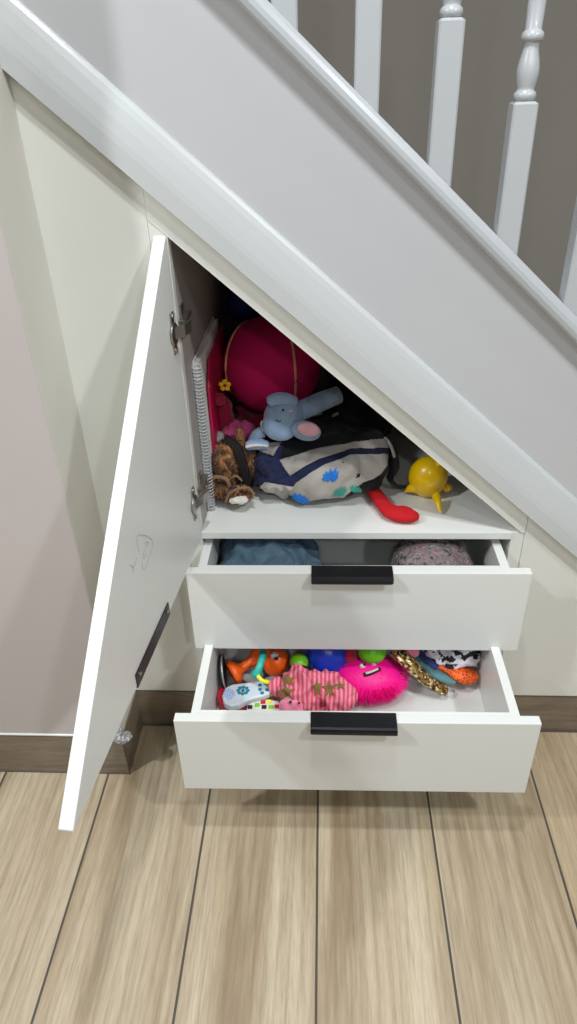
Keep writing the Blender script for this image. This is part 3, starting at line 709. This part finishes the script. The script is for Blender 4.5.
# piano strip
t = thing('toy_keyboard', (.185, -.165, F2), 'white toy key strip with small coloured squares at the front of the bottom drawer', 'toy')
obj('strip_body', slab([(246, 711), (248, 703), (256, 701), (268, 699), (278, 701), (283, 705), (284, 711)], F2 + .020, .012), 'offw', t, bevel=.0015)
for (u, v, m) in ((250, 707, 'dark'), (257, 705, 'lime'), (263, 702, 'redpl'), (269, 701.5, 'yellowr'), (271, 707, 'lime'), (277, 706.5, 'redpl'), (264, 707, 'dark')):
    p_ = atz(u, v, F2 + .0325); bm = B(); box(bm, p_.x - .0045, p_.x + .0045, p_.y - .0045, p_.y + .0045, F2 + .0315, F2 + .0335); obj('key', bm, m, t, bevel=.0008)
# striped plush
t = thing('plush_animal', (.27, -.10, F2), 'pink striped plush animal with olive brown star patches at the front of the bottom drawer', 'plush toy')
body = B()
blob(body, atz(301, 692, F2 + .050), (.032, .036, .044), (0, .3, .4), 5, .016, 24, seed=2, ridged=True, floor=F2)
blob(body, atz(327, 694, F2 + .042), (.048, .032, .036), (0, .1, -.35), 5, .014, 24, seed=6, ridged=True, floor=F2)
blob(body, atz(278, 687, F2 + .050), (.020, .015, .020), (0, .3, .2), 4, .004, 40, seed=8)
blob(body, atz(344, 702, F2 + .040), (.024, .018, .026), (0, .3, .2), 4, .005, 40, seed=9, floor=F2)
bvh = ground(body); bo = obj('body', body, 'pstripe', t, smooth=True)
star = [(0, -1), (.25, -.35), (.95, -.45), (.45, .1), (.75, .85), (.05, .5), (-.55, .95), (-.4, .15), (-1, -.3), (-.3, -.35)]
for (u, v, sx_, sy_) in ((288, 680, 8, 7), (286, 693, 10, 8), (317, 688, 5.5, 9), (329, 689, 8, 8), (340, 686, 6, 4.5)):
    solid(obj('star_patch', applique(bvh, [(u + a * sx_, v + b * sy_) for a, b in star], .0016, .3), 'olive', t, smooth=True), .0008)
bm = B(); blob(bm, atz(293, 706, F2 + .052), (.026, .018, .020), (0, 0, .1), 4, .003, 40, floor=F2); f_ = obj('face', bm, 'pinkface', t, smooth=True)
bm = B(); blob(bm, atz(290.5, 702, F2 + .0745), .0028, sub=2); blob(bm, atz(299, 703, F2 + .073), .0022, sub=2); obj('eye', bm, 'dark', f_, smooth=True)
# helmet
c = atz(299, 667, F2 + .066)
t = thing('toy_helmet', (c.x, c.y, F2), 'small lime green and black toy helmet behind the pink striped plush', 'toy')
bm = B(); blob(bm, c + Vector((0, .008, .004)), (.018, .018, .018), sub=4); obj('shell', bm, 'lime', t, smooth=True)
bm = B(); tube(bm, [c + Vector((-.018, -.006, .004)), c + Vector((-.008, -.013, .012)), c + Vector((.008, -.013, .012)), c + Vector((.018, -.006, .0))], .0042, 8); obj('visor', bm, 'dark', t, smooth=True)
bm = B(); blob(bm, c + Vector((-.002, -.013, -.004)), (.015, .010, .012), sub=3); obj('face_opening', bm, 'silver', t, smooth=True)
# blue ball
c = atz(327, 656, F2 + .060); bm = B(); blob(bm, c, (.044, .042, .050), sub=5, amp=.001, freq=20); tag(obj('rubber_ball', bm, 'royal', smooth=True), 'royal blue plastic ball at the back middle of the bottom drawer', 'ball')
c = atz(322, 678, F2 + .035); bm = B(); blob(bm, c, (.014, .020, .010), (0, 0, .2), 3, .002, 40, .6); tag(obj('cloth_scrap', bm, 'greycl', smooth=True), 'small pale grey cloth scrap between the blue ball and fringed pink ball', 'cloth')
# pink fringed puffer
C0 = atz(368, 676, F2 + .038); RP = .046
t = thing('puffer_toy', (C0.x, C0.y, F2), 'fluorescent pink squashy puffer toy with rubber fringe and face in the bottom drawer', 'toy')
bm = B(); blob(bm, C0, (.066, .046, .034), sub=5); obj('puffer_body', bm, 'fluo', t, smooth=True)
bm = B(); random.seed(3)
for i in range(2200):
    z = random.uniform(-.55, .95); a = random.uniform(0, 2 * math.pi)
    if z > .35 and math.sin(a) < .2 and random.random() < .55: continue
    n_ = Vector((math.cos(a) * math.sqrt(1 - z * z), math.sin(a) * math.sqrt(1 - z * z), z)); p_ = C0 + Vector((n_.x * .065, n_.y * .045, n_.z * .033))
    L_ = .0190 if z < .35 else .0035
    tip = p_ + (n_ + Vector((0, 0, -.25))).normalized() * L_
    s_ = n_.orthogonal().normalized() * .0011; s2 = n_.cross(s_).normalized() * .0011
    va = [bm.verts.new(p_ + s_), bm.verts.new(p_ - s_ * .5 + s2), bm.verts.new(p_ - s_ * .5 - s2), bm.verts.new(tip)]
    for f in ((0, 1, 3), (1, 2, 3), (2, 0, 3)): bm.faces.new([va[k_] for k_ in f])
obj('fringe', bm, 'fluo', t)
def on_ell(u, v, s=1.03):
    d = ray(u, v); R_ = Vector((.062, .046, .034)) * s; o_ = CAMC - C0
    D_ = Vector((d.x / R_.x, d.y / R_.y, d.z / R_.z)); O_ = Vector((o_.x / R_.x, o_.y / R_.y, o_.z / R_.z))
    a = D_.dot(D_); b = D_.dot(O_); c = O_.dot(O_) - 1; q_ = b * b - a * c
    return CAMC + d * ((-b - math.sqrt(max(q_, 0))) / a)
for u, v, r in ((362.5, 666, .0078), (374, 664, .0060)):
    bm = B(); blob(bm, on_ell(u, v), (r * .8, r * .6, r * .65), sub=3); e = obj('eye', bm, 'offw', t, smooth=True)
    bm = B(); blob(bm, on_ell(u + 2, v - 1.5, 1.16), (r * .38,) * 3, sub=2); obj('pupil', bm, 'dark', e, smooth=True)
bm = B(); tube(bm, [on_ell(364, 675), on_ell(371, 673), on_ell(380, 669)], .0040, 8); m_ = obj('mouth', bm, 'dark', t, smooth=True)
bm = B(); tube(bm, [on_ell(366, 673.5, 1.1), on_ell(371, 672, 1.1), on_ell(378, 669, 1.1)], .0024, 8); obj('teeth', bm, 'offw', m_, smooth=True)
c = atz(372, 651, F2 + .085); bm = B(); blob(bm, c, (.028, .026, .024), sub=4); tag(obj('rubber_ball', bm, 'limeb', smooth=True), 'lime green rubber ball behind the pink fringed puffer toy', 'ball')
c = atz(350, 656, F2 + .070); bm = B(); blob(bm, c, (.014, .016, .022), sub=3, amp=.003, freq=60); tag(obj('cloth_scrap', bm, 'mag', smooth=True), 'dark pink cloth scrap between the blue ball and the lime ball', 'cloth')
# gold sequin strip
t = B(); tube(t, [atz(396, 652, F2 + .085), atz(408, 662, F2 + .080), atz(420, 674, F2 + .060), atz(432, 684, F2 + .035), atz(446, 691, F2 + .020)], [.0145, .0150, .0150, .0140, .0110], 14, 10, .75)
t2 = BVHTree.FromBMesh(t)
for i in range(900):
    f = random.choice(t.faces[:700] if False else list(t.faces)) if i == 0 else None
fs = [f for f in t.faces][:]; add = []
for f in fs:
    cc = f.calc_center_median(); f.normal_update(); n_ = f.normal
    for _ in range(1):
        add.append((cc, n_))
for cc, n_ in add:
    nn = (n_ + Vector((random.uniform(-.5, .5), random.uniform(-.5, .5), random.uniform(-.3, .5)))).normalized(); a = nn.orthogonal().normalized(); b_ = nn.cross(a); r_ = .0026
    ctr = cc + n_ * .0012 + Vector((random.uniform(-.001, .001), random.uniform(-.001, .001), random.uniform(0, .001)))
    t.faces.new([t.verts.new(ctr + (a * math.cos(x) + b_ * math.sin(x)) * r_) for x in [j * math.pi / 3 for j in range(6)]])
tag(obj('sequin_band', t, 'gold'), 'gold sequined fabric band trailing across the right of the bottom drawer', 'headband')
bm = B(); tube(bm, [atz(414, 655, F2 + .050), atz(428, 668, F2 + .045), atz(442, 677, F2 + .036), atz(455, 682, F2 + .030)], [.010, .014, .012, .006], 12, 8, .5); tag(obj('ribbon', bm, 'tealcl', smooth=True), 'grey teal cloth ribbon just right of the gold sequin band', 'ribbon')
bm = B(); tube(bm, [atz(420, 652, F2 + .065), atz(430, 661, F2 + .060), atz(437, 668, F2 + .052)], [.008, .009, .007], 10, 8, .5); tag(obj('ribbon', bm, 'navyc', smooth=True), 'short dark blue ribbon between the sequin band and the orange net', 'ribbon')
k = N('orange_net'); vo = k.n('ShaderNodeTexVoronoi', feature='DISTANCE_TO_EDGE'); vo.inputs['Scale'].default_value = 180; k.l(k.n('ShaderNodeTexCoord').outputs['Object'], vo.inputs['Vector'])
k.l(k.ramp(vo.outputs['Distance'], [(.05, lin((255, 110, 30))), (.25, lin((185, 55, 10)))]), k.b.inputs['Base Color']); k.b.inputs['Roughness'].default_value = .6; k.bump(vo.outputs['Distance'], .8, .002); M['onet'] = k.m
bm = B(); tube(bm, [atz(437, 664, F2 + .050), atz(448, 669, F2 + .045), atz(458, 674, F2 + .040), atz(467, 676, F2 + .034), atz(475, 675, F2 + .030)], [.008, .010, .016, .020, .012], 16, 8, .75); tag(obj('net_bag', bm, 'onet', smooth=True), 'bright orange net pouch at the right end of the bottom drawer', 'bag')
bm = heap(atz(452, 650, F2 + .065), (.052, .034, .028), (0, .1, 0), None, 12, .009, 34); tag(obj('printed_cloth', bm, 'bw', smooth=True), 'crumpled black and white printed cloth behind the orange net pouch', 'cloth')
c = atz(412, 652, F2 + .085); bm = B(); blob(bm, c, (.014, .010, .009), sub=3, amp=.003, freq=60); tag(obj('cloth_scrap', bm, 'pinkface', smooth=True), 'small light pink cloth scrap behind the top of the gold sequin band', 'cloth')
